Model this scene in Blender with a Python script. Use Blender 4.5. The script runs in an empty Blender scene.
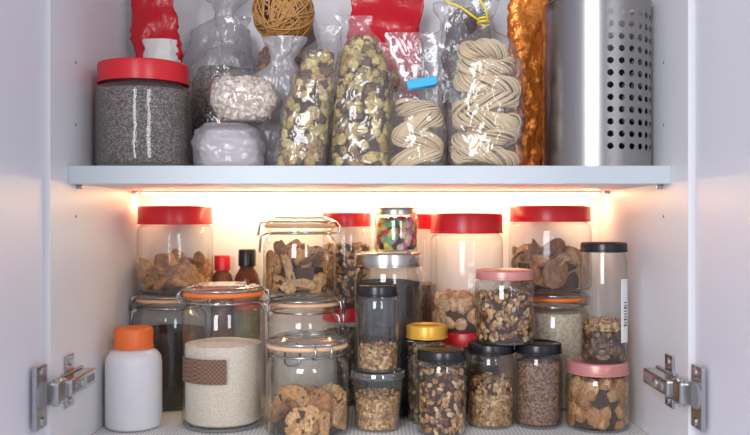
import bpy, math, random, bmesh
import numpy as np
from mathutils import Vector, Matrix, noise
R0=random.Random(7)
MM=0.001
scene=bpy.context.scene
scene.view_settings.view_transform='Standard'

# ---------------------------------------------------------------- materials
def newmat(name):
    m=bpy.data.materials.new(name); m.use_nodes=True
    nt=m.node_tree; b=nt.nodes['Principled BSDF']
    return m,nt,b
def N(nt,t,**k):
    n=nt.nodes.new(t)
    for a,v in k.items():
        if a in n.inputs.keys(): n.inputs[a].default_value=v
        else: setattr(n,a,v)
    return n
def c4(c): return (c[0],c[1],c[2],1)
def bump(nt,b,scale,strength,dist=0.001,detail=3):
    tc=N(nt,'ShaderNodeTexCoord'); no=N(nt,'ShaderNodeTexNoise',Scale=scale,Detail=detail)
    nt.links.new(tc.outputs['Object'],no.inputs['Vector'])
    bp=N(nt,'ShaderNodeBump',Strength=strength,Distance=dist)
    nt.links.new(no.outputs['Fac'],bp.inputs['Height']); nt.links.new(bp.outputs[0],b.inputs['Normal'])
    return no,bp
def plain(name,col,rough=.5,metal=0,bs=None,spec=.5):
    m,nt,b=newmat(name); b.inputs['Base Color'].default_value=c4(col)
    b.inputs['Roughness'].default_value=rough; b.inputs['Metallic'].default_value=metal
    b.inputs['Specular IOR Level'].default_value=spec
    if bs: bump(nt,b,*bs)
    return m
def thin(name,tint,base,edge,rough=.03,diff=0,dcol=(1,1,1),bs=None,etint=(.42,.46,.46)):
    """thin-walled clear material: transparent (darker toward grazing) + reflections + optional milky part"""
    m=bpy.data.materials.new(name); m.use_nodes=True; nt=m.node_tree; nt.nodes.clear()
    out=N(nt,'ShaderNodeOutputMaterial')
    tr=N(nt,'ShaderNodeBsdfTransparent'); gl=N(nt,'ShaderNodeBsdfGlossy',Color=(.97,.98,1,1),Roughness=rough)
    lw=N(nt,'ShaderNodeLayerWeight',Blend=.35)
    mr=N(nt,'ShaderNodeMapRange'); mr.inputs['To Min'].default_value=base; mr.inputs['To Max'].default_value=edge
    pw=N(nt,'ShaderNodeMath',operation='POWER'); pw.inputs[1].default_value=2.0
    nt.links.new(lw.outputs['Facing'],pw.inputs[0]); nt.links.new(pw.outputs[0],mr.inputs['Value'])
    p4=N(nt,'ShaderNodeMath',operation='POWER'); p4.inputs[1].default_value=3.0
    nt.links.new(lw.outputs['Facing'],p4.inputs[0])
    mc=N(nt,'ShaderNodeMix',data_type='RGBA'); mc.inputs[6].default_value=c4(tint); mc.inputs[7].default_value=c4(etint)
    nt.links.new(p4.outputs[0],mc.inputs[0]); nt.links.new(mc.outputs[2],tr.inputs['Color'])
    mx=N(nt,'ShaderNodeMixShader'); nt.links.new(mr.outputs[0],mx.inputs[0])
    src=tr
    if diff>0:
        df=N(nt,'ShaderNodeBsdfDiffuse',Color=c4(dcol)); tl=N(nt,'ShaderNodeBsdfTranslucent',Color=c4(dcol))
        a=N(nt,'ShaderNodeMixShader',Fac=.45); nt.links.new(df.outputs[0],a.inputs[1]); nt.links.new(tl.outputs[0],a.inputs[2])
        b2=N(nt,'ShaderNodeMixShader',Fac=diff); nt.links.new(tr.outputs[0],b2.inputs[1]); nt.links.new(a.outputs[0],b2.inputs[2]); src=b2
    nt.links.new(src.outputs[0],mx.inputs[1]); nt.links.new(gl.outputs[0],mx.inputs[2])
    nt.links.new(mx.outputs[0],out.inputs[0])
    if bs:
        tc=N(nt,'ShaderNodeTexCoord'); no=N(nt,'ShaderNodeTexNoise',Scale=bs[0],Detail=2); no.inputs['Distortion'].default_value=1.0
        nt.links.new(tc.outputs['Object'],no.inputs['Vector'])
        bp=N(nt,'ShaderNodeBump',Strength=bs[1],Distance=.005); nt.links.new(no.outputs['Fac'],bp.inputs['Height'])
        nt.links.new(bp.outputs[0],gl.inputs['Normal']); nt.links.new(bp.outputs[0],lw.inputs['Normal'])
    return m
def speckle(name,cols,scale,rough=.7,bstr=.6):
    m,nt,b=newmat(name); tc=N(nt,'ShaderNodeTexCoord'); v=N(nt,'ShaderNodeTexVoronoi',Scale=scale)
    nt.links.new(tc.outputs['Object'],v.inputs['Vector'])
    sp=N(nt,'ShaderNodeSeparateColor'); nt.links.new(v.outputs['Color'],sp.inputs[0])
    cr=N(nt,'ShaderNodeValToRGB'); cr.color_ramp.interpolation='CONSTANT'
    while len(cr.color_ramp.elements)<len(cols): cr.color_ramp.elements.new(.5)
    for i,c in enumerate(cols):
        cr.color_ramp.elements[i].position=i/len(cols); cr.color_ramp.elements[i].color=c4(c)
    nt.links.new(sp.outputs[0],cr.inputs[0]); nt.links.new(cr.outputs[0],b.inputs['Base Color'])
    bp=N(nt,'ShaderNodeBump',Strength=bstr,Distance=.001); bp.invert=True
    nt.links.new(v.outputs['Distance'],bp.inputs['Height']); nt.links.new(bp.outputs[0],b.inputs['Normal'])
    b.inputs['Roughness'].default_value=rough
    return m
def attrmat(name,rough=.6,chips=False,bs=(260,.4)):
    m,nt,b=newmat(name); at=N(nt,'ShaderNodeAttribute',attribute_name='Col')
    tc=N(nt,'ShaderNodeTexCoord'); no=N(nt,'ShaderNodeTexNoise',Scale=bs[0],Detail=3); nt.links.new(tc.outputs['Object'],no.inputs['Vector'])
    mr=N(nt,'ShaderNodeMapRange'); mr.inputs['From Min'].default_value=.3; mr.inputs['From Max'].default_value=.7
    mr.inputs['To Min'].default_value=.55; mr.inputs['To Max'].default_value=1.25
    nt.links.new(no.outputs['Fac'],mr.inputs['Value'])
    vm=N(nt,'ShaderNodeVectorMath',operation='SCALE'); nt.links.new(at.outputs['Color'],vm.inputs[0]); nt.links.new(mr.outputs[0],vm.inputs['Scale'])
    last=vm.outputs[0]
    if chips:
        n2=N(nt,'ShaderNodeTexNoise',Scale=150,Detail=1); nt.links.new(tc.outputs['Object'],n2.inputs['Vector'])
        mr2=N(nt,'ShaderNodeMapRange'); mr2.inputs['From Min'].default_value=.62; mr2.inputs['From Max'].default_value=.68
        nt.links.new(n2.outputs['Fac'],mr2.inputs['Value'])
        mi=N(nt,'ShaderNodeMix',data_type='RGBA'); nt.links.new(mr2.outputs[0],mi.inputs[0]); nt.links.new(last,mi.inputs[6])
        mi.inputs[7].default_value=(.08,.03,.012,1); last=mi.outputs[2]
    nt.links.new(last,b.inputs['Base Color'])
    bp=N(nt,'ShaderNodeBump',Strength=bs[1],Distance=.002); nt.links.new(no.outputs['Fac'],bp.inputs['Height']); nt.links.new(bp.outputs[0],b.inputs['Normal'])
    b.inputs['Roughness'].default_value=rough
    return m

M_lam=plain('white_laminate',(.82,.82,.85),.38,0,(900,.05))
M_door=plain('door_laminate',(.80,.79,.87),.35,0,(900,.05))
M_edge=plain('shelf_edge_band',(.56,.62,.66),.4)
M_hole=plain('pin_hole',(.25,.24,.25),.8)
M_glass=thin('clear_glass',(.965,.98,.975),.075,.65,.02,etint=(.34,.38,.38))
M_glass2=thin('glass_lid',(.93,.96,.95),.12,.75,.04,.08)
M_pet=thin('clear_pet',(.975,.975,.97),.045,.5,.09,.05,bs=(25,.12),etint=(.45,.45,.45))
M_bag=thin('clear_bag_film',(.96,.96,.96),.07,.5,.10,.07,bs=(38,.9),etint=(.62,.64,.66))
M_bagw=thin('frosted_bag_film',(.9,.9,.92),.07,.4,.22,.42,(.80,.78,.80),bs=(40,.9),etint=(.7,.7,.75))
M_hdpe,_nt,_b=newmat('hdpe_plastic'); _b.inputs['Base Color'].default_value=(.76,.76,.80,1); _b.inputs['Roughness'].default_value=.35
_b.inputs['Subsurface Weight'].default_value=.3; _b.inputs['Subsurface Scale'].default_value=.01
M_red=plain('red_lid_plastic',(.68,.018,.028),.3)
M_black=plain('black_lid',(.014,.014,.018),.25)
M_orange=plain('orange_cap',(.88,.17,.03),.4)
M_rubber=plain('orange_rubber',(.88,.22,.04),.5)
M_rubberw=plain('pale_rubber',(.78,.50,.30),.5)
M_pink=plain('pink_lid',(.66,.28,.26),.3,.25)
M_yellow=plain('yellow_lid',(.76,.42,.05),.3,.2)
M_steel=plain('brushed_steel',(.52,.515,.51),.22,1,(60,.02))
M_can=plain('brushed_steel_can',(.38,.37,.365),.27,1,(30,.04,.002))
M_steeld=plain('steel_inside_shade',(.06,.06,.065),.55,.5)  # shade inside the holder painted in as near-black steel
M_wire=plain('wire_steel',(.50,.50,.52),.22,1)
M_gold=plain('tin_lid',(.5,.56,.48),.3,1)
M_label=plain('white_label',(.85,.85,.85),.6)
M_ink=plain('label_ink',(.05,.05,.05),.6)
M_blue=plain('blue_clip',(.03,.42,.72),.35)
M_ytie=plain('yellow_tie',(.88,.70,.05),.4)
M_redpk=plain('red_packet_film',(.56,.010,.022),.22,0,(45,.5,.004))
M_foil=plain('copper_foil',(.68,.21,.035),.32,.6,(55,1.0,.005))
M_brown=plain('brown_packet',(.22,.09,.04),.35,0,(40,.6,.004))
M_whitepk=plain('white_packet_print',(.8,.8,.78),.3)
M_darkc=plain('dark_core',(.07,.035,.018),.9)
M_chunk=attrmat('dry_food')
M_cookie=attrmat('cookie',.75,True)
M_noodle=plain('noodle',(.76,.60,.38),.55)
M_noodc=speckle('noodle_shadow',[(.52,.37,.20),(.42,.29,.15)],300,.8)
M_wicker=plain('wicker',(.52,.27,.09),.6)
M_flour=speckle('oat_flour',[(.80,.71,.60),(.85,.77,.67),(.76,.65,.52),(.70,.58,.45)],1100,.9,.25)
M_chia=speckle('chia_seed',[(.10,.08,.07),(.17,.14,.12),(.045,.035,.035),(.32,.27,.23)],850)
M_dark=speckle('black_sesame',[(.03,.028,.03),(.06,.05,.05),(.015,.013,.013)],900)
M_brn=speckle('brown_lentil',[(.20,.10,.06),(.30,.16,.10),(.12,.06,.04),(.36,.22,.15)],480)
M_pale=speckle('pale_grain',[(.70,.60,.46),(.76,.68,.56),(.60,.48,.34)],450)
M_oats=speckle('seed_mix',[(.46,.27,.12),(.60,.39,.19),(.33,.17,.07),(.68,.50,.30)],360)

# ---------------------------------------------------------------- mesh helpers
def mkobj(name,verts,faces,mat,parent=None,loc=(0,0,0),smooth=True,sharp=.7,cols=None):
    me=bpy.data.meshes.new(name)
    me.from_pydata([(v[0]*MM,v[1]*MM,v[2]*MM) for v in verts],[],faces)
    if cols is not None:
        ca=me.color_attributes.new('Col','FLOAT_COLOR','POINT')
        ca.data.foreach_set('color',np.asarray(cols,dtype=np.float32).ravel())
    me.update()
    if smooth:
        me.polygons.foreach_set('use_smooth',[True]*len(me.polygons))
        if sharp: me.set_sharp_from_angle(angle=sharp)
    me.materials.append(mat)
    o=bpy.data.objects.new(name,me); scene.collection.objects.link(o)
    o.location=[c*MM for c in loc]
    if parent: o.parent=parent
    return o
def empty(name,x,y,z,rz=0):
    e=bpy.data.objects.new(name,None); e.empty_display_size=.01; scene.collection.objects.link(e)
    e.location=(x*MM,y*MM,z*MM); e.rotation_euler=(0,0,math.radians(rz)); return e
def lathe(name,prof,mat,parent=None,loc=(0,0,0),seg=56,rib=0,sharp=.7,rot=0):
    v=[];f=[];rows=[]
    for (r,z) in prof:
        if r<1e-4: rows.append([len(v)]); v.append((0,0,z))
        else:
            row=[]
            for i in range(seg):
                a=2*math.pi*i/seg+rot; rr=r+(rib if i%2 else 0)
                row.append(len(v)); v.append((rr*math.cos(a),rr*math.sin(a),z))
            rows.append(row)
    for a,b in zip(rows,rows[1:]):
        if len(a)==1 and len(b)==1: continue
        for i in range(seg):
            j=(i+1)%seg
            if len(a)==1: f.append((a[0],b[j],b[i]))
            elif len(b)==1: f.append((a[i],a[j],b[0]))
            else: f.append((a[i],a[j],b[j],b[i]))
    return mkobj(name,v,f,mat,parent,loc,sharp=sharp)
def box(name,x0,x1,y0,y1,z0,z1,mat,parent=None,bev=0):
    cx,cy,cz=(x0+x1)/2,(y0+y1)/2,(z0+z1)/2
    v=[(x-cx,y-cy,z-cz) for x in (x0,x1) for y in (y0,y1) for z in (z0,z1)]
    f=[(0,1,3,2),(4,6,7,5),(0,4,5,1),(2,3,7,6),(0,2,6,4),(1,5,7,3)]
    o=mkobj(name,v,f,mat,parent,(cx,cy,cz),smooth=False)
    if bev:
        b=o.modifiers.new('bevel','BEVEL'); b.width=bev*MM; b.segments=3
    return o
def tubes(name,paths,r,mat,parent=None,loc=(0,0,0),sides=6):
    v=[];f=[]
    for pts,closed in paths:
        P=[Vector(p) for p in pts]; n=len(P); base=len(v); up=None
        for i in range(n):
            if closed: t=P[(i+1)%n]-P[i-1]
            else: t=P[min(i+1,n-1)]-P[max(i-1,0)]
            t.normalize()
            if up is None:
                up=t.orthogonal().normalized()
            else:
                up=(up-t*up.dot(t))
                up=up.normalized() if up.length>1e-5 else t.orthogonal().normalized()
            w=t.cross(up)
            for k in range(sides):
                a=2*math.pi*k/sides; q=P[i]+up*(r*math.cos(a))+w*(r*math.sin(a)); v.append(tuple(q))
        for i in range(n if closed else n-1):
            i2=(i+1)%n
            for k in range(sides):
                k2=(k+1)%sides; f.append((base+i*sides+k,base+i*sides+k2,base+i2*sides+k2,base+i2*sides+k))
        if not closed:
            f.append(tuple(base+k for k in range(sides))[::-1]); f.append(tuple(base+(n-1)*sides+k for k in range(sides)))
    return mkobj(name,v,f,mat,parent,loc,sharp=None)
def patch(name,R,a0,a1,z0,z1,mat,parent,seg=16):
    """curved sticker on a cylinder; angles in degrees, 0 = facing -Y, positive toward +X"""
    v=[];f=[]
    for i in range(seg+1):
        a=math.radians(a0+(a1-a0)*i/seg)
        for z in (z0,z1): v.append((R*math.sin(a),-R*math.cos(a),z))
    for i in range(seg): f.append((2*i,2*i+2,2*i+3,2*i+1))
    return mkobj(name,v,f,mat,parent)
_bm={}
def unit(shape):
    if shape in _bm: return _bm[shape]
    bm=bmesh.new()
    bmesh.ops.create_icosphere(bm,subdivisions=2 if shape=='nut' else 3,radius=1)
    V=np.array([v.co[:] for v in bm.verts]); F=[tuple(v.index for v in f.verts) for f in bm.faces]; bm.free()
    if shape=='disc':
        r=np.hypot(V[:,0],V[:,1]); k=np.where(r>1e-6,np.minimum(1,r*1.35)/np.maximum(r,1e-6),1)
        V[:,0]*=k;V[:,1]*=k; V[:,2]=np.sign(V[:,2])*np.abs(V[:,2])**.6
    if shape=='lump':
        for i in range(len(V)):
            d=1+.38*noise.noise(Vector(V[i])*1.7+Vector((3,1,7)))+.22*noise.noise(Vector(V[i])*4.1); V[i]*=d
    if shape=='slice':
        for i in range(len(V)):
            p=V[i]; V[i][2]=p[2]*.3+.55*(p[0]**2)-.35*p[1]*p[0]
    if shape=='cap':
        for i in range(len(V)):
            p=V[i]; V[i][2]=p[2]*.28-.6*(p[0]**2+p[1]**2)+.3+.12*noise.noise(Vector(p)*2.5)
    _bm[shape]=(V,F); return V,F
def interp(keys,z):
    if z<=keys[0][0]: return keys[0][1:]
    for k0,k1 in zip(keys,keys[1:]):
        if z<=k1[0]:
            t=(z-k0[0])/(k1[0]-k0[0]+1e-9); t2=t*t*(3-2*t)
            return tuple(a+(b-a)*t2 for a,b in zip(k0[1:],k1[1:]))
    return keys[-1][1:]
def chunks(name,keys,z0,z1,size,cols,parent,shape='nut',asp=(1,.75,.65),dens=1.0,seed=1,mat=None,inset=2.0,core=M_darkc,topjit=1):
    """loose dry food filling a container; keys=[(z,a,b,cx)]"""
    rnd=np.random.RandomState(seed); V,F=unit(shape); vs=[];fs=[];cs=[];off=0
    a_m,b_m,_=interp(keys,(z0+z1)/2)
    per=math.pi*(a_m+b_m); item=math.pi*size*size*asp[0]*(asp[1]+asp[2])/2
    n1=int(dens*1.5*per*(z1-z0)/item)+4; n2=int(dens*1.3*math.pi*a_m*b_m/item)+3
    for i in range(n1+n2):
        s=size*rnd.uniform(.75,1.2)
        if i<n1:
            z=rnd.uniform(z0+size*.4,max(z0+size*.5,z1-size*.3)); fr=rnd.uniform(.4,1.2)
        else:
            z=z1+rnd.uniform(-.6,.35)*size*topjit; fr=None
        a,b,cx=interp(keys,z); th=rnd.uniform(0,2*math.pi)
        if fr is not None: k=max(.2,1-fr*s*asp[2]/min(a,b))
        else: k=math.sqrt(rnd.uniform(0,1))*max(.1,(1-s*.7/min(a,b)))
        p=np.array([cx+a*k*math.cos(th),b*k*math.sin(th),z])
        q=rnd.normal(size=4); q/=np.linalg.norm(q); w,x,y,zz=q
        Rm=np.array([[1-2*(y*y+zz*zz),2*(x*y-zz*w),2*(x*zz+y*w)],[2*(x*y+zz*w),1-2*(x*x+zz*zz),2*(y*zz-x*w)],[2*(x*zz-y*w),2*(y*zz+x*w),1-2*(x*x+y*y)]])
        W=V*(np.array(asp)*s)
        W=W*(1+rnd.uniform(-.05,.05,size=(len(V),1)))
        W=W@Rm.T+p
        aa=a-inset; bb=b-inset
        e=np.sqrt(((W[:,0]-cx)/aa)**2+(W[:,1]/bb)**2); sc=np.where(e>1,1/np.maximum(e,1e-6),1)
        W[:,0]=cx+(W[:,0]-cx)*sc; W[:,1]*=sc; W[:,2]=np.maximum(W[:,2],z0)
        vs.append(W); fs+= [tuple(j+off for j in f) for f in F]; off+=len(V)
        c=np.array(cols[rnd.randint(len(cols))])*rnd.uniform(.8,1.15)
        cs.append(np.tile([c[0],c[1],c[2],1],(len(V),1)))
    o=mkobj(name,np.vstack(vs),fs,mat or M_chunk,parent,sharp=None,cols=np.vstack(cs))
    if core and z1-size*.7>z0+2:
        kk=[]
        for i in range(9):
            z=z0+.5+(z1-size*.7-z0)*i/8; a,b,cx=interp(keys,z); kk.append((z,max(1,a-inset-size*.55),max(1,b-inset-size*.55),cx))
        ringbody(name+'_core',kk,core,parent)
    return o
def ringbody(name,keys,mat,parent,seg=40,rings=None,amp=0,freq=.03,seed=0,pw=2.0,cap=True,loc=(0,0,0)):
    zs=[k[0] for k in keys]
    if rings: zs=[keys[0][0]+(keys[-1][0]-keys[0][0])*i/(rings-1) for i in range(rings)]
    v=[];f=[]
    for z in zs:
        a,b,cx=interp(keys,z)
        for i in range(seg):
            t=2*math.pi*i/seg; c=math.cos(t); s=math.sin(t)
            x=abs(c)**(2/pw)*math.copysign(1,c)*a; y=abs(s)**(2/pw)*math.copysign(1,s)*b
            if amp:
                p=Vector((x*freq+seed*7.3,y*freq,z*freq))
                d=amp*(noise.noise(p)*1.0+.8*(.35-abs(noise.noise(p*2.1)))+.35*noise.noise(p*4.5))
                L=math.hypot(x,y)+1e-6; d=max(d,-.6*L)
                x+=x/L*d; y+=y/L*d*.8
            v.append((x+cx,y,z))
    n=len(zs)
    for j in range(n-1):
        for i in range(seg):
            i2=(i+1)%seg; f.append((j*seg+i,j*seg+i2,(j+1)*seg+i2,(j+1)*seg+i))
    if cap:
        f.append(tuple(range(seg))[::-1]); f.append(tuple((n-1)*seg+i for i in range(seg)))
    return mkobj(name,v,f,mat,parent,loc,sharp=1.2)
def fill_lathe(name,R,z0,z1,mat,parent,mound=2):
    return lathe(name,[(0,z0),(R-3,z0),(R,z0+3),(R,z1-1),(R*.7,z1+mound*.6),(0,z1+mound)],mat,parent,sharp=1.0)
BR=[(.40,.19,.07),(.52,.28,.11),(.28,.12,.045),(.60,.37,.17)]
def do_fill(e,R,base,fl,seed):
    kind,z1=fl[0],fl[1]
    keys=[(0,R,R,0),(400,R,R,0)]
    if kind=='cookies':
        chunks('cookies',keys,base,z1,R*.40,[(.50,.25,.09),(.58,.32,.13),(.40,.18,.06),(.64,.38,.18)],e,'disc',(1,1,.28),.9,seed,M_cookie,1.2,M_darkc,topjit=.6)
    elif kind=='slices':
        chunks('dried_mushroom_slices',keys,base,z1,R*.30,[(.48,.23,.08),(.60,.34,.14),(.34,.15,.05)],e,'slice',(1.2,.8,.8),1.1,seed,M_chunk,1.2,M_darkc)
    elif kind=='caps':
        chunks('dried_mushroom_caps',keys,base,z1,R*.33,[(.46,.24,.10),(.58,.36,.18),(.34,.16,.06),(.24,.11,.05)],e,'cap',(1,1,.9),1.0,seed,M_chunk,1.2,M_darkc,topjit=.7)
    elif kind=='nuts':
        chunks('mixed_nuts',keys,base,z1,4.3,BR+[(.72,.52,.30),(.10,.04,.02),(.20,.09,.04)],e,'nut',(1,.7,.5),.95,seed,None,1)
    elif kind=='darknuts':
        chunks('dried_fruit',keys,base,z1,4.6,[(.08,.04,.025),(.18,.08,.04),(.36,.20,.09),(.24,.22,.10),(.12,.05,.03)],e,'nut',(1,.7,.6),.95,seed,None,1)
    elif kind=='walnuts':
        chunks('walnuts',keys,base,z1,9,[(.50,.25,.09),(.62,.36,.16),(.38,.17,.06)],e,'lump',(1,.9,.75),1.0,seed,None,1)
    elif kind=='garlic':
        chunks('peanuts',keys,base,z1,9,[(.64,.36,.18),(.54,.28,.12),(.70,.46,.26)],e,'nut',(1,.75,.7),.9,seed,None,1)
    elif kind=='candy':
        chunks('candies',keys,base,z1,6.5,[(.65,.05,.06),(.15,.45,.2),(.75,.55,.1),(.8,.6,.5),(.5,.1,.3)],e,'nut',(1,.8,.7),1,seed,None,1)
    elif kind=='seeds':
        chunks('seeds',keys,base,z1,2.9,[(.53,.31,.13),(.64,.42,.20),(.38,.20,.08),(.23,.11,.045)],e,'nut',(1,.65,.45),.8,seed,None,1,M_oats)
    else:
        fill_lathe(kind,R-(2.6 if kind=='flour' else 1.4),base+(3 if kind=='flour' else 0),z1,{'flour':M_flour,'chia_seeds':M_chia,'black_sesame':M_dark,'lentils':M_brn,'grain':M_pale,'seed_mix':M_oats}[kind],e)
SD=[10]
def finish(e,R,base,fills):
    for fl in fills or []:
        SD[0]+=1; do_fill(e,R,fl[2] if len(fl)>2 else base,fl,SD[0])
def screw_jar(name,x,y,z,R,H,lid,lidh,lidr,fills,glass=None,neck=.88,lidname='lid',rz=0,seg=56,sh=10,rib=.5):
    e=empty(name,x,y,z,rz); g=glass or M_glass
    hl=H-lidh
    lathe('jar_body',[(0,1.5),(R*.55,1.8),(R*.82,.2),(R*.93,.6),(R*.985,3.5),(R,8),(R,hl-sh-3),(R*.985,hl-sh*.6),(R*.94,hl-sh*.25),(R*neck,hl),(R*neck,H-2)],g,e,seg=seg,sharp=.5 if seg<12 else 1.2)
    lathe('base_ring',[(R*.80,.1),(R*.93,.4),(R*.975,3.2),(R*.93,3.4),(R*.80,1.9)],M_glass2,e,seg=seg)
    lathe(lidname,[(lidr-1.5,hl+.2),(lidr,hl+.6),(lidr,hl+2.4),(lidr-.7,hl+2.8),(lidr-.7,H-2.2),(lidr-1.2,H-.8),(lidr-2.8,H),(lidr-5,H-.1),(lidr-6,H-.9),(0,H-.9)],lid,e,seg=96 if seg>12 else seg,rib=rib if seg>12 else 0,sharp=.9)
    finish(e,R-1,3,fills); return e
def clip_jar(name,x,y,z,R,H,fills,ring=None,rz=0,latch=-90):
    e=empty(name,x,y,z,rz)
    nk=R*.84
    lathe('jar_body',[(0,2.5),(R*.5,2.5),(R*.8,.2),(R*.93,.8),(R,6),(R,H-34),(R*.985,H-30),(R*.92,H-25),(nk,H-22),(nk,H-18),(R*.93,H-16.5),(R*.93,H-13.5),(nk,H-13)],M_glass,e,sharp=1.2)
    lathe('base_ring',[(R*.78,.2),(R*.93,.7),(R*.985,5),(R*.92,5),(R*.78,2.2)],M_glass2,e)
    lathe('rubber_ring',[(nk-4,H-13.4),(R*.95,H-13.4),(R*.98,H-11.5),(R*.95,H-8.6),(nk-4,H-8.6)],ring or M_rubber,e,sharp=1.0)
    lathe('glass_lid',[(nk-4,H-8.4),(R*.94,H-8.4),(R*.96,H-7),(R*.95,H-4),(R*.88,H-2.4),(R*.80,H-2.0),(R*.76,H-.2),(R*.70,H),(R*.6,H-2.5),(0,H-3.5)],M_glass2,e,sharp=1.2)
    ps=[]
    circ=lambda r,zz,n=48:[(r*math.cos(2*math.pi*i/n),r*math.sin(2*math.pi*i/n),zz) for i in range(n)]
    ps.append((circ(nk+1.5,H-20),True)); ps.append((circ(R*.97,H-6),True))
    def loop(ang,pts):
        a=math.radians(ang); ca,sa=math.cos(a),math.sin(a)
        return [(p[0]*ca-p[1]*sa,p[0]*sa+p[1]*ca,p[2]) for p in pts]
    w=9
    ps.append((loop(latch,[(nk+2,-w,H-20),(R+3,-w,H-24),(R+4,-w,H-38),(R+4,-w*.5,H-42),(R+4,w*.5,H-42),(R+4,w,H-38),(R+3,w,H-24),(nk+2,w,H-20)]),False))
    ps.append((loop(latch,[(R*.96,-w+3,H-6),(R+4,-w+3,H-8),(R+6,-w+3,H-22),(R+6,w-3,H-22),(R+4,w-3,H-8),(R*.96,w-3,H-6)]),False))
    ps.append((loop(latch+180,[(nk+2,-w,H-20),(R+2.5,-w,H-20),(R+4,-w,H-12),(R*.97,-w,H-6),(R*.97,w,H-6),(R+4,w,H-12),(R+2.5,w,H-20),(nk+2,w,H-20)]),False))
    tubes('wire_bail',ps,1.25,M_wire,e)
    finish(e,R-1.5,3,fills); return e

# ---------------------------------------------------------------- cabinet shell
XL,XR,YF,YB=-307,296,-47,272
ZU=287
wl=box('wall_left',XL-18,XL,YF,YB+8,-18,620,M_lam,None,.6)
wr=box('wall_right',XR,XR+18,YF,YB+8,-18,620,M_lam,None,.6)
box('wall_back',XL,XR,YB,YB+8,-18,620,M_lam)
box('floor',XL,XR,YF+2,YB,-18,-1.2,M_lam,None,.5)
box('ceiling',XL,XR,YF,YB,602,620,M_lam,None,.5)
sh=empty('cabinet_shelf',0,0,0)
box('shelf_board',XL+.3,XR-.3,0.6,YB-.2,ZU-18,ZU-.3,M_lam,sh,.5)
box('edge_band',XL+.3,XR-.3,-.4,.6,ZU-18,ZU-.3,M_edge,sh)
def xdisc(name,x,y,z,r,d,mat,parent,sgn):
    v=[];f=[];n=20
    for i in range(n):
        a=2*math.pi*i/n; v.append((0,r*math.cos(a),r*math.sin(a)))
    for i in range(n):
        a=2*math.pi*i/n; v.append((d*sgn,r*.9*math.cos(a),r*.9*math.sin(a)))
    for i in range(n): f.append((i,(i+1)%n,n+(i+1)%n,n+i))
    f.append(tuple(range(n,2*n))); f.append(tuple(range(n))[::-1])
    return mkobj(name,v,f,mat,parent,(x,y,z),sharp=.6)
for wall,sx,sg in ((wl,XL,1),(wr,XR,-1)):
    L=wall.location/MM
    for z in (236,330,394): xdisc('pin_hole',sx-L.x,22-L.y,z-L.z,1.8,.25,M_hole,wall,sg)
    for y in (25,225): xdisc('shelf_pin',sx,y,ZU-20.5,2.4,6,M_wire,sh,sg)
m,nt,b=newmat('perforated_liner'); tc=N(nt,'ShaderNodeTexCoord'); v=N(nt,'ShaderNodeTexVoronoi',Scale=230); v.inputs['Randomness'].default_value=0
nt.links.new(tc.outputs['Object'],v.inputs['Vector']); cr=N(nt,'ShaderNodeValToRGB'); cr.color_ramp.elements[0].position=.25; cr.color_ramp.elements[0].color=(.48,.46,.45,1)
cr.color_ramp.elements[1].position=.38; cr.color_ramp.elements[1].color=(.82,.82,.82,1)
nt.links.new(v.outputs['Distance'],cr.inputs[0]); nt.links.new(cr.outputs[0],b.inputs['Base Color']); b.inputs['Roughness'].default_value=.6
box('shelf_liner',XL+1,XR-1,YF+6,YB-1,-1.2,-.1,m,None)
em,nt,b=newmat('warm_led'); b.inputs['Base Color'].default_value=(1,.8,.5,1); b.inputs['Emission Color'].default_value=(1,.77,.40,1); b.inputs['Emission Strength'].default_value=34
led=empty('led_light_strip',0,240,ZU-18)
box('led_channel',XL+8,XR-8,-8,8,-3,-.1,M_lam,led)
box('led_diffuser',XL+10,XR-10,-6,6,-5,-3,em,led)
for nm,x0,x1,sg,rz in (('cabinet_door',XL-23,XL-5,1,-1.5),('cabinet_door',XR+5,XR+23,-1,1.5)):
    d=empty(nm,(x0+x1)/2,YF-4,0,rz)
    box('door_panel',-9,9,-400,0,-18,620,M_door,d,.8)
for sx,sg in ((XL,1),(XR,-1)):
    h=empty('cabinet_hinge',sx,-20,72)
    def hb(n,a,b_,c,d_,e_,f_,mat=M_wire,bev=1.2):
        xa,xb=sorted((a*sg,b_*sg)); return box(n,xa,xb,c,d_,e_,f_,mat,h,bev)
    hb('mount_plate',.2,5,-2,52,-10,10)
    hb('plate_wing',.2,3,8,30,-26,26,M_wire,1)
    hb('hinge_arm',5,19,-22,50,-8,8,M_steel,2.5)
    hb('arm_slot',18.8,19.5,22,42,-3.5,3.5,M_hole,.2)
    hb('knuckle',2,15,-46,-20,-11,11,M_steel,3)
    hb('cup_plate',-3,2,-64,-38,-31,27,M_wire,1.5)
    xdisc('cup',1.5*sg,-52,0,13,3,M_hole,h,sg)
    for zz in (-24,21): xdisc('screw',2*sg,-50,zz,4.2,1.6,M_steel,h,sg)
    for zz in (-19,19): xdisc('screw',3*sg,19,zz,4.2,1.8,M_steel,h,sg)
    xdisc('screw',19*sg,8,0,4.6,2,M_steel,h,sg); xdisc('screw',19*sg,-10,0,4,2,M_hole,h,sg)
    for dy in (-30,-41):
        lathe('pivot',[(0,-12),(2.6,-12),(2.6,12),(0,12)],M_steel,h,(11*sg,dy,0),seg=16)

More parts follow.
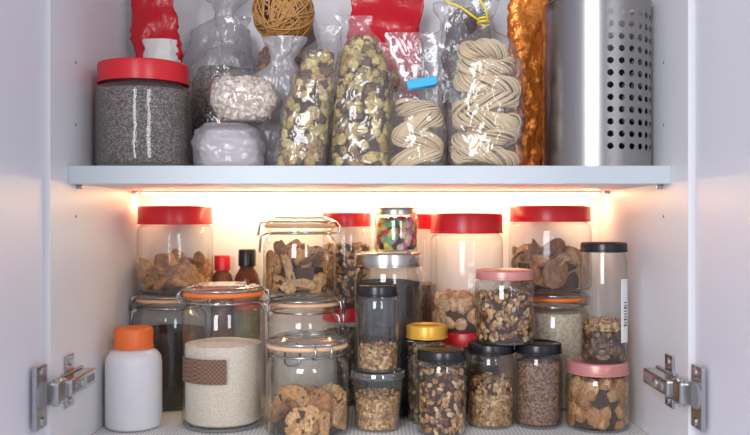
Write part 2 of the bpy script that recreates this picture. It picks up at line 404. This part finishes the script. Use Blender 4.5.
# ---------------------------------------------------------------- lower shelf
e=empty('plastic_bottle',-271,105,0)
lathe('bottle_body',[(0,1),(25,.6),(29,1.5),(31,5),(31,72),(30,79),(26,85),(20,88),(18.5,89),(18.5,94)],M_hdpe,e,sharp=1.2)
lathe('orange_screw_cap',[(19,88.5),(21.5,89),(21.5,91.5),(20.8,92),(20.8,109),(20,111),(18,112),(0,112)],M_orange,e,seg=80,rib=.6,sharp=.9)
e=clip_jar('clip_top_jar',-172,115,0,46.5,160,[('flour',94)],latch=5)
m,nt,b=newmat('woven_label'); tc=N(nt,'ShaderNodeTexCoord'); ck=N(nt,'ShaderNodeTexChecker',Scale=420,Color1=(.26,.15,.10,1),Color2=(.13,.075,.05,1))
nt.links.new(tc.outputs['Object'],ck.inputs['Vector']); nt.links.new(ck.outputs[0],b.inputs['Base Color']); b.inputs['Roughness'].default_value=.8
patch('woven_label',47.0,-62,14,54,81,m,e)
clip_jar('clip_top_jar',-257,222,0,44,143,[('black_sesame',96)],ring=M_rubberw,latch=200)
screw_jar('red_lid_jar',-252,222,143.2,47,106,M_red,23,46,[('slices',30)],M_pet)
clip_jar('clip_top_jar',-74,80,0,45.5,107,[('cookies',30)],ring=M_rubberw,latch=115)
clip_jar('clip_top_jar',-85,172,0,43.5,143,[('flour',92)],ring=M_rubberw,latch=-15)
clip_jar('clip_top_jar',-90,172,143.2,44,93,[('cookies',44)],ring=M_rubberw,latch=185)
screw_jar('red_lid_jar',-36,237,0,31,122,M_red,18,31,[('darknuts',90)],M_pet)
screw_jar('red_lid_jar',-36,237,122.2,31,119,M_red,18,31,[('nuts',76)],M_pet)
screw_jar('steel_lid_jar',15.7,178,0,41.5,193,M_steel,17,42.5,[('black_sesame',158)],sh=14,rib=0)
screw_jar('candy_jar',26,178,193.2,26.5,54,M_gold,9,25.5,[('candy',36)],sh=5,rib=0)
e=empty('plastic_tub',3,99,0)
lathe('tub_body',[(0,1.2),(20,1),(23,0),(24.5,1.5),(28.2,56),(29,57),(29,60)],M_pet,e,sharp=1)
lathe('tub_lid',[(28,58),(30,58),(30.3,64),(29.5,65),(28,65),(27,62.5),(0,62.5)],M_glass2,e,sharp=.9)
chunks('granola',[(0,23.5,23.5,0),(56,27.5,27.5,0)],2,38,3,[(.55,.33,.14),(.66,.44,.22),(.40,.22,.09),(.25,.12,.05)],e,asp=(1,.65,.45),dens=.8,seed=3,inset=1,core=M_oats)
screw_jar('black_lid_jar',3,99,65.2,23.5,95,M_black,13,22.5,[('seeds',27)],sh=9)
screw_jar('black_lid_jar',73,78,0,26.5,92,M_black,12,26.3,[('nuts',68)],sh=9)
screw_jar('black_lid_jar',131.5,114,0,26,94,M_black,12,26.2,[('seeds',38),('nuts',52,38)],sh=9)
screw_jar('black_lid_jar',185,114,0,26.5,94,M_black,12,26.2,[('lentils',74)],sh=9)
screw_jar('yellow_lid_jar',60,131,0,23.5,112,M_yellow,16,24.5,[('darknuts',86)],seg=8,sh=8)
screw_jar('pink_lid_jar',147,114,94.2,33.5,82,M_pink,11,32.5,[('nuts',54)],sh=8)
screw_jar('pink_lid_jar',250,105,0,35,75,M_pink,14,34,[('walnuts',52)],sh=7)
e=screw_jar('black_lid_jar',257,105,75.2,25.5,132,M_black,11,25.6,[('darknuts',34),('seeds',44,34)],sh=16,neck=.9)
patch('barcode_label',25.9,30,85,22,92,M_label,e)
for i in range(9):
    patch('barcode_bar',26.1,40,56,40+i*3.2,40+i*3.2+R0.choice((1,1.8)),M_ink,e,4)
clip_jar('clip_top_jar',226,218,0,42,145,[('grain',118)],ring=M_rubber,latch=200)
screw_jar('red_lid_jar',219,215,145.4,51,104,M_red,20,50,[('caps',44)],M_pet)
screw_jar('red_lid_jar',113,205,0,42,97,M_red,17,42,[('darknuts',70)],M_pet)
screw_jar('red_lid_jar',113.5,205,97.2,45,143,M_red,25,44.5,[('garlic',38)],M_pet)
screw_jar('red_lid_bottle',61,249,0,19.5,240,M_red,20,17,[('lentils',150)],M_pet,sh=20,neck=.75)
e=empty('spice_bottle',-165,246,0)
lathe('bottle',[(0,0),(16,.5),(17,3),(17,150),(14,162),(9,170),(9,176)],plain('dark_amber_glass',(.10,.03,.015),.1),e,sharp=1.2)
lathe('cap',[(10,172),(11,173),(11,192),(10,194),(0,194)],M_black,e,seg=48,rib=.3)
patch('label',17.3,-80,80,70,140,plain('olive_label',(.16,.17,.08),.5),e)
patch('label_stripe',17.5,-80,80,118,136,plain('red_label',(.55,.05,.03),.5),e)
e=empty('spice_bottle',-198,252,0)
lathe('bottle',[(0,0),(14,.5),(15,3),(15,150),(12,160),(8,166),(8,170)],plain('brown_bottle',(.16,.06,.03),.2),e,sharp=1.2)
lathe('cap',[(9,166),(10,167),(10,184),(9,186),(0,186)],M_red,e,seg=48,rib=.3)

# ---------------------------------------------------------------- upper shelf
screw_jar('red_lid_jar',-249,65,ZU,49.5,112,M_red,22,48,[('chia_seeds',84)],M_pet)
def bag(name,x,y,z,keys,mat,seed=1,amp=4,freq=.03,rz=0,ry=0,pw=2.3,rings=46,rx=0):
    e=empty(name,x,y,z,rz); e.rotation_euler=(math.radians(rx),math.radians(ry),math.radians(rz))
    ringbody('bag_film',keys,mat,e,seg=72,rings=rings,amp=amp,freq=freq,seed=seed,pw=pw)
    return e
def inner(keys,d): return [(k[0],k[1]-d,k[2]-d,k[3]) for k in keys]
K=[(0,30,24,0),(6,35,29,0),(26,37,30,0),(40,33,24,-2),(48,24,14,-4)]
e=bag('plastic_bag',-156,58,ZU,K,M_bagw,2,5,.05)
ringbody('white_starch',[(2,25,20,0),(8,30,24,0),(26,31,24,0),(40,23,16,-2)],plain('white_starch',(.70,.67,.68),.8),e,rings=16,amp=4,freq=.05,seed=5)
K=[(0,20,16,0),(8,32,22,0),(24,39,25,0),(40,35,22,-2),(52,20,12,-6),(58,6,4,-8)]
e=bag('bag_of_white_beans',-140,58,ZU+49,K,M_bag,4,2,.05,ry=0)
chunks('white_beans',inner(K,1),2,46,3.2,[(.82,.70,.60),(.88,.78,.68),(.74,.60,.50)],e,asp=(1,.8,.7),seed=8,inset=2,core=plain('bean_core',(.58,.49,.42),.8))
K=[(0,30,26,0),(12,34,32,0),(60,35,33,0),(120,35,32,2),(142,26,22,6),(156,9,7,12),(166,14,9,16),(186,22,12,18)]
e=bag('bag_of_seeds',-188,166,ZU,K,M_bag,6,4,.04)
ringbody('chia_seeds',[(2,26,24,0),(12,30,29,0),(60,31,30,0),(108,31,29,1),(126,25,22,3)],M_chia,e,rings=24,amp=3,seed=6)
K=[(0,36,18,0),(20,44,24,0),(140,46,24,0),(185,34,18,4),(205,12,8,8),(240,30,10,12)]
bag('plastic_bag',-200,237,ZU,K,M_bagw,9,7,.04)
e=empty('snack_packet',-264,172,ZU,0)
ringbody('packet',[(1,16,8,0),(30,21,15,0),(100,24,15,2),(150,28,13,2),(185,26,7,0),(205,25,3,-3),(225,27,1,-6),(245,26,1,-8)],M_redpk,e,rings=48,amp=6,freq=.045,seed=3,pw=2.4,seg=64)
ringbody('printed_band',[(130,23,17,6),(160,22,15,6)],M_whitepk,e,rings=10,pw=2.6,amp=4,freq=.045,seed=3,seg=64)
K=[(0,32,28,0),(14,38,33,0),(80,38,34,0),(128,38,33,0),(146,28,24,0),(150,10,8,0)]
e=bag('bag_of_dried_mushrooms',-106,156,ZU,K,M_bag,11,3,.04)
chunks('dried_mushrooms',inner(K,1),3,142,10,[(.30,.14,.06),(.42,.22,.10),(.2,.09,.04)],e,'slice',asp=(1,.9,.8),seed=12,inset=3)
e=empty('wicker_ball',-108,152,ZU+152+36)
ps=[]
rr=random.Random(3)
for i in range(64):
    nrm=Vector((rr.gauss(0,1),rr.gauss(0,1),rr.gauss(0,1))).normalized(); u=nrm.orthogonal().normalized(); w=nrm.cross(u); off=rr.uniform(-.5,.5)
    R_=36*rr.uniform(.90,1.0); c=math.sqrt(1-off*off)
    ps.append(([tuple((nrm*off+(u*math.cos(t)+w*math.sin(t))*c)*R_*(1+.02*math.sin(5*t+i))) for t in [2*math.pi*k/40 for k in range(40)]],True))
tubes('wicker_strands',ps,1.15,M_wicker,e,sides=5)
# made-up dark bags, added to darken the background at the shelf back
M_backdark=speckle('black_bean',[(.05,.03,.03),(.09,.05,.045),(.03,.02,.02)],170,.5)
for bx,by,hw,sd in ((-104,236,37,51),(118,222,38,52)):
    K=[(0,hw-8,16,0),(14,hw,24,0),(150,hw,25,0),(195,hw-6,18,0),(222,hw*.5,10,0),(236,10,6,0),(250,22,8,0)]
    e=bag('added_dark_bag',bx,by,ZU,K,M_bag,sd,3,.04)
    ringbody('added_dark_fill',[(2,hw-12,13,0),(14,hw-5,20,0),(150,hw-5,21,0),(200,hw-12,13,0),(212,hw-24,6,0)],M_backdark,e,rings=24,amp=3,seed=sd,freq=.05)
K=[(0,20,8,0),(10,26,10,0),(70,30,11,-4),(104,28,10,0),(124,12,6,4),(134,16,7,6),(150,26,8,8)]
e=bag('plastic_bag',-108,103,ZU,K,M_bagw,14,4,.05)
DF=[(.50,.36,.11),(.62,.47,.18),(.36,.23,.09),(.18,.09,.04),(.68,.54,.26),(.12,.06,.03),(.38,.31,.12)]
K=[(0,24,18,-4),(6,27,23,-4),(50,27,24,2),(90,24,20,10),(120,18,12,18),(140,10,4,26),(152,14,1.5,30)]
e=bag('bag_of_dried_chrysanthemum',-76,54,ZU,K,M_bag,16,3,.05)
chunks('dried_chrysanthemum',inner(K,1),2,120,6.2,DF,e,'lump',asp=(1,.9,.85),seed=17,inset=2,dens=1.0)
K=[(0,30,20,0),(6,34,26,0),(60,34,27,1),(105,30,22,3),(135,22,13,1),(152,13,5,-4),(166,20,1.5,-8)]
e=bag('bag_of_dried_chrysanthemum',-16,68,ZU,K,M_bag,18,3.5,.05)
chunks('dried_chrysanthemum',inner(K,1),2,136,6.2,DF,e,'lump',asp=(1,.9,.85),seed=19,inset=2,dens=1.0)
K=[(0,22,18,0),(8,25,22,0),(80,25,22,0),(112,20,14,0),(130,14,3,0),(150,17,2,2)]
e=bag('bag_of_dried_flowers',10,132,ZU,K,M_bag,20,3,.05)
chunks('dried_flowers',inner(K,1),2,112,6,[(.42,.24,.10),(.54,.33,.15),(.30,.15,.06),(.62,.44,.24)],e,'lump',asp=(1,.8,.5),seed=21,inset=2)
K=[(0,30,14,0),(20,35,20,0),(120,35,20,0),(150,30,15,0),(175,14,8,4),(200,26,10,6)]
bag('plastic_bag',88,150,ZU,K,M_bag,31,6,.05)
e=empty('snack_packet',2,226,ZU,-5); e.rotation_euler=(0,math.radians(3),math.radians(-4))
ringbody('packet',[(3,44,10,0),(30,48,20,0),(150,48,20,0),(190,46,9,0),(215,44,2,0),(228,44,1,0)],M_redpk,e,rings=40,amp=6,pw=2.4,seg=64,freq=.04)
def hank(paths,cx,cy,cz,a,b,br,n,rnd,tilt=0,tw=3):
    """a twisted ring-shaped hank of noodle strands"""
    ph0=rnd.uniform(0,6.28)
    for i in range(n):
        ph=rnd.uniform(0,6.28); r=br*math.sqrt(rnd.uniform(.25,1))
        pts=[]
        for k in range(44):
            t=2*math.pi*k/44; q=ph+tw*t
            rad=r*math.cos(q)*.8; zz=r*math.sin(q)
            zc=cz+2.2*math.sin(2*t+ph0)+tilt*math.cos(t)*a
            pts.append((cx+(a-br*.8+rad)*math.cos(t),cy+(b-br*.8+rad)*math.sin(t),zc+zz))
        paths.append((pts,True))
rr=random.Random(5)
K=[(0,30,22,0),(8,39,28,0),(60,40,29,0),(110,39,27,1),(134,28,18,2),(148,9,7,0),(156,6,5,-2),(166,14,8,-4),(180,24,9,-8)]
e=bag('bag_of_noodles',117,54,ZU,K,M_bag,23,2.5,.05)
ps=[]; ntl=[-.10,.12,-.04,.14,-.12,.05,-.08]
for i in range(7):
    rd=1-.24*max(0,i-4)/2
    hank(ps,rr.uniform(-2,2)*(.4 if i==0 else 1),0,13+i*18.6,36*rd,24*rd,9.6,34,rr,ntl[i],rr.choice((2,3,-3,-2)))
tubes('noodle_hanks',ps,1.0,M_noodle,e,sides=5)
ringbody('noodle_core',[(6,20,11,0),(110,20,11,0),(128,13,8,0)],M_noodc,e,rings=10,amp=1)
tp=[(6*math.cos(t)-2,6*math.sin(t),153+t*.6) for t in [k*.5 for k in range(26)]]
tubes('yellow_twist_tie',[(tp,False),([(-6,-4,156),(-16,-8,162),(-28,-10,170),(-40,-10,174),(-50,-8,184)],False),([(2,-6,156),(0,-10,166),(-8,-12,178),(-14,-10,194)],False)],1.2,M_ytie,e)
K=[(0,24,18,0),(6,31,24,0),(50,32,25,0),(78,28,18,0),(92,20,4,3),(104,22,3,0),(128,26,3,-4),(146,28,2,-8)]
e=bag('bag_of_noodles',45,60,ZU,K,M_bag,25,2.5,.05)
ps=[]
for i in range(4):
    hank(ps,rr.uniform(-1,1),0,12+i*17,28-(3 if i==3 else 0),20-(4 if i==3 else 0),9.5,36,rr,(.22,-.2,.28,-.15)[i],(1,-1,2,1)[i])
tubes('noodle_strands',ps,.85,M_noodle,e,sides=5)
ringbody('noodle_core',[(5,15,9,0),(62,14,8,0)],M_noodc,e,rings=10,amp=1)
c=empty('bag_clip',49,54,ZU+91,0); c.rotation_euler=(0,math.radians(-10),0)
box('clip_front',-15,15,-4,-1.5,-5,5,M_blue,c,1.2); box('clip_back',-15,15,9,11.5,-5,5,M_blue,c,1.2); box('clip_hinge',13,17,-4,11.5,-4,4,M_blue,c,1)
e=empty('foil_pouch',170,108,ZU,6)
ringbody('pouch',[(0,18,8,0),(20,20,10,0),(120,20,10,0),(190,22,6,2),(220,22,1.5,3),(240,22,1,3)],M_foil,e,rings=60,amp=6,freq=.06,pw=2.3,seg=72)
e=empty('brown_packet',215,215,ZU,-4)
ringbody('packet',[(0,40,16,0),(30,46,24,0),(150,46,24,0),(205,44,8,0),(232,44,2,0)],M_brown,e,rings=34,amp=5,pw=3)
# steel perforated utensil holder
e=empty('perforated_steel_utensil_holder',237,62,ZU)
Rc,Hc=56.5,175
v=[];f=[]
ncol=30; zlo,zhi,nr=14,162,12
dz=(zhi-zlo)/nr; da=2*math.pi/ncol
def cp(a,z,R_=Rc): return (R_*math.sin(a),-R_*math.cos(a),z)
for i in range(ncol):
    ac=i*da; deg=math.degrees(ac)
    for j in range(nr):
        zc=zlo+(j+.5)*dz; base=len(v)
        holed=(-2<=deg<=175) 
        sq=[]
        for k in range(16):
            t=2*math.pi*k/16+math.pi/4
            c_,s_=math.cos(t),math.sin(t); mx=max(abs(c_),abs(s_)); sq.append((c_/mx,s_/mx))
        for (a_,b_) in sq: v.append(cp(ac+a_*da/2,zc+b_*dz/2))
        if holed:
            hr=3.3
            for k in range(16):
                t=2*math.pi*k/16+math.pi/4; v.append(cp(ac+math.cos(t)*hr/Rc,zc+math.sin(t)*hr))
            for k in range(16): k2=(k+1)%16; f.append((base+k,base+k2,base+16+k2,base+16+k))
        else:
            cI=len(v); v.append(cp(ac,zc))
            for k in range(16): f.append((base+k,base+(k+1)%16,cI))
o=mkobj('perforated_wall',v,f,M_can,e,sharp=None)
bm=bmesh.new(); bm.from_mesh(o.data); bmesh.ops.remove_doubles(bm,verts=bm.verts,dist=1e-6); bmesh.ops.recalc_face_normals(bm,faces=bm.faces)
bm.to_mesh(o.data); bm.free()
o.data.normals_split_custom_set_from_vertices([Vector((vv.co.x,vv.co.y,0)).normalized() for vv in o.data.vertices])
inn=lathe('inner_shade_wall',[(0,3),(Rc-1,3),(Rc-1.2,Hc-4)],M_steeld,e,seg=72)  # dark lining so the holes look shaded
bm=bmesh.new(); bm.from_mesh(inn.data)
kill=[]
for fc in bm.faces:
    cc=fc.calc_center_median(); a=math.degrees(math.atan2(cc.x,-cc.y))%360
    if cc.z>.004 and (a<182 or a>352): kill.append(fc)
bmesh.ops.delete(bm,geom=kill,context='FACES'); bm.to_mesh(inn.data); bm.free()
lathe('base_band',[(0,1),(Rc-2,.5),(Rc,0),(Rc,zlo)],M_can,e,seg=72)
lathe('rim_band',[(Rc,zhi),(Rc,Hc-3),(Rc+.8,Hc-1.5),(Rc+.4,Hc),(Rc-1,Hc),(Rc-1.2,zhi)],M_can,e,seg=72)

# ---------------------------------------------------------------- light, world, camera
w=bpy.data.worlds.new('room'); scene.world=w; w.use_nodes=True
bg=w.node_tree.nodes['Background']; bg.inputs[0].default_value=(.84,.87,1.0,1); bg.inputs[1].default_value=.58
def area(name,loc,target,sx,sy,power,col):
    l=bpy.data.lights.new(name,'AREA'); l.shape='RECTANGLE'; l.size=sx; l.size_y=sy; l.energy=power; l.color=col
    o=bpy.data.objects.new(name,l); scene.collection.objects.link(o); o.location=loc
    o.rotation_euler=(Vector(target)-Vector(loc)).to_track_quat('-Z','Y').to_euler(); return o
area('window_light',(-.75,-2.3,.75),(0,0,.25),.8,1.5,40,(.97,.97,1))
area('added_fill_light',(.9,-2.1,.7),(0,0,.25),.35,1.3,13,(1,.97,.95))  # added unseen fill from the right, a tall source for glass reflections
cam=bpy.data.cameras.new('camera'); co=bpy.data.objects.new('camera',cam); scene.collection.objects.link(co)
co.location=(0,-.85,.235); co.rotation_euler=(math.radians(90),0,0)
cam.sensor_width=36; cam.lens=40.8; cam.clip_start=.01
cam.dof.use_dof=True; cam.dof.focus_distance=.94; cam.dof.aperture_fstop=5.6
scene.camera=co
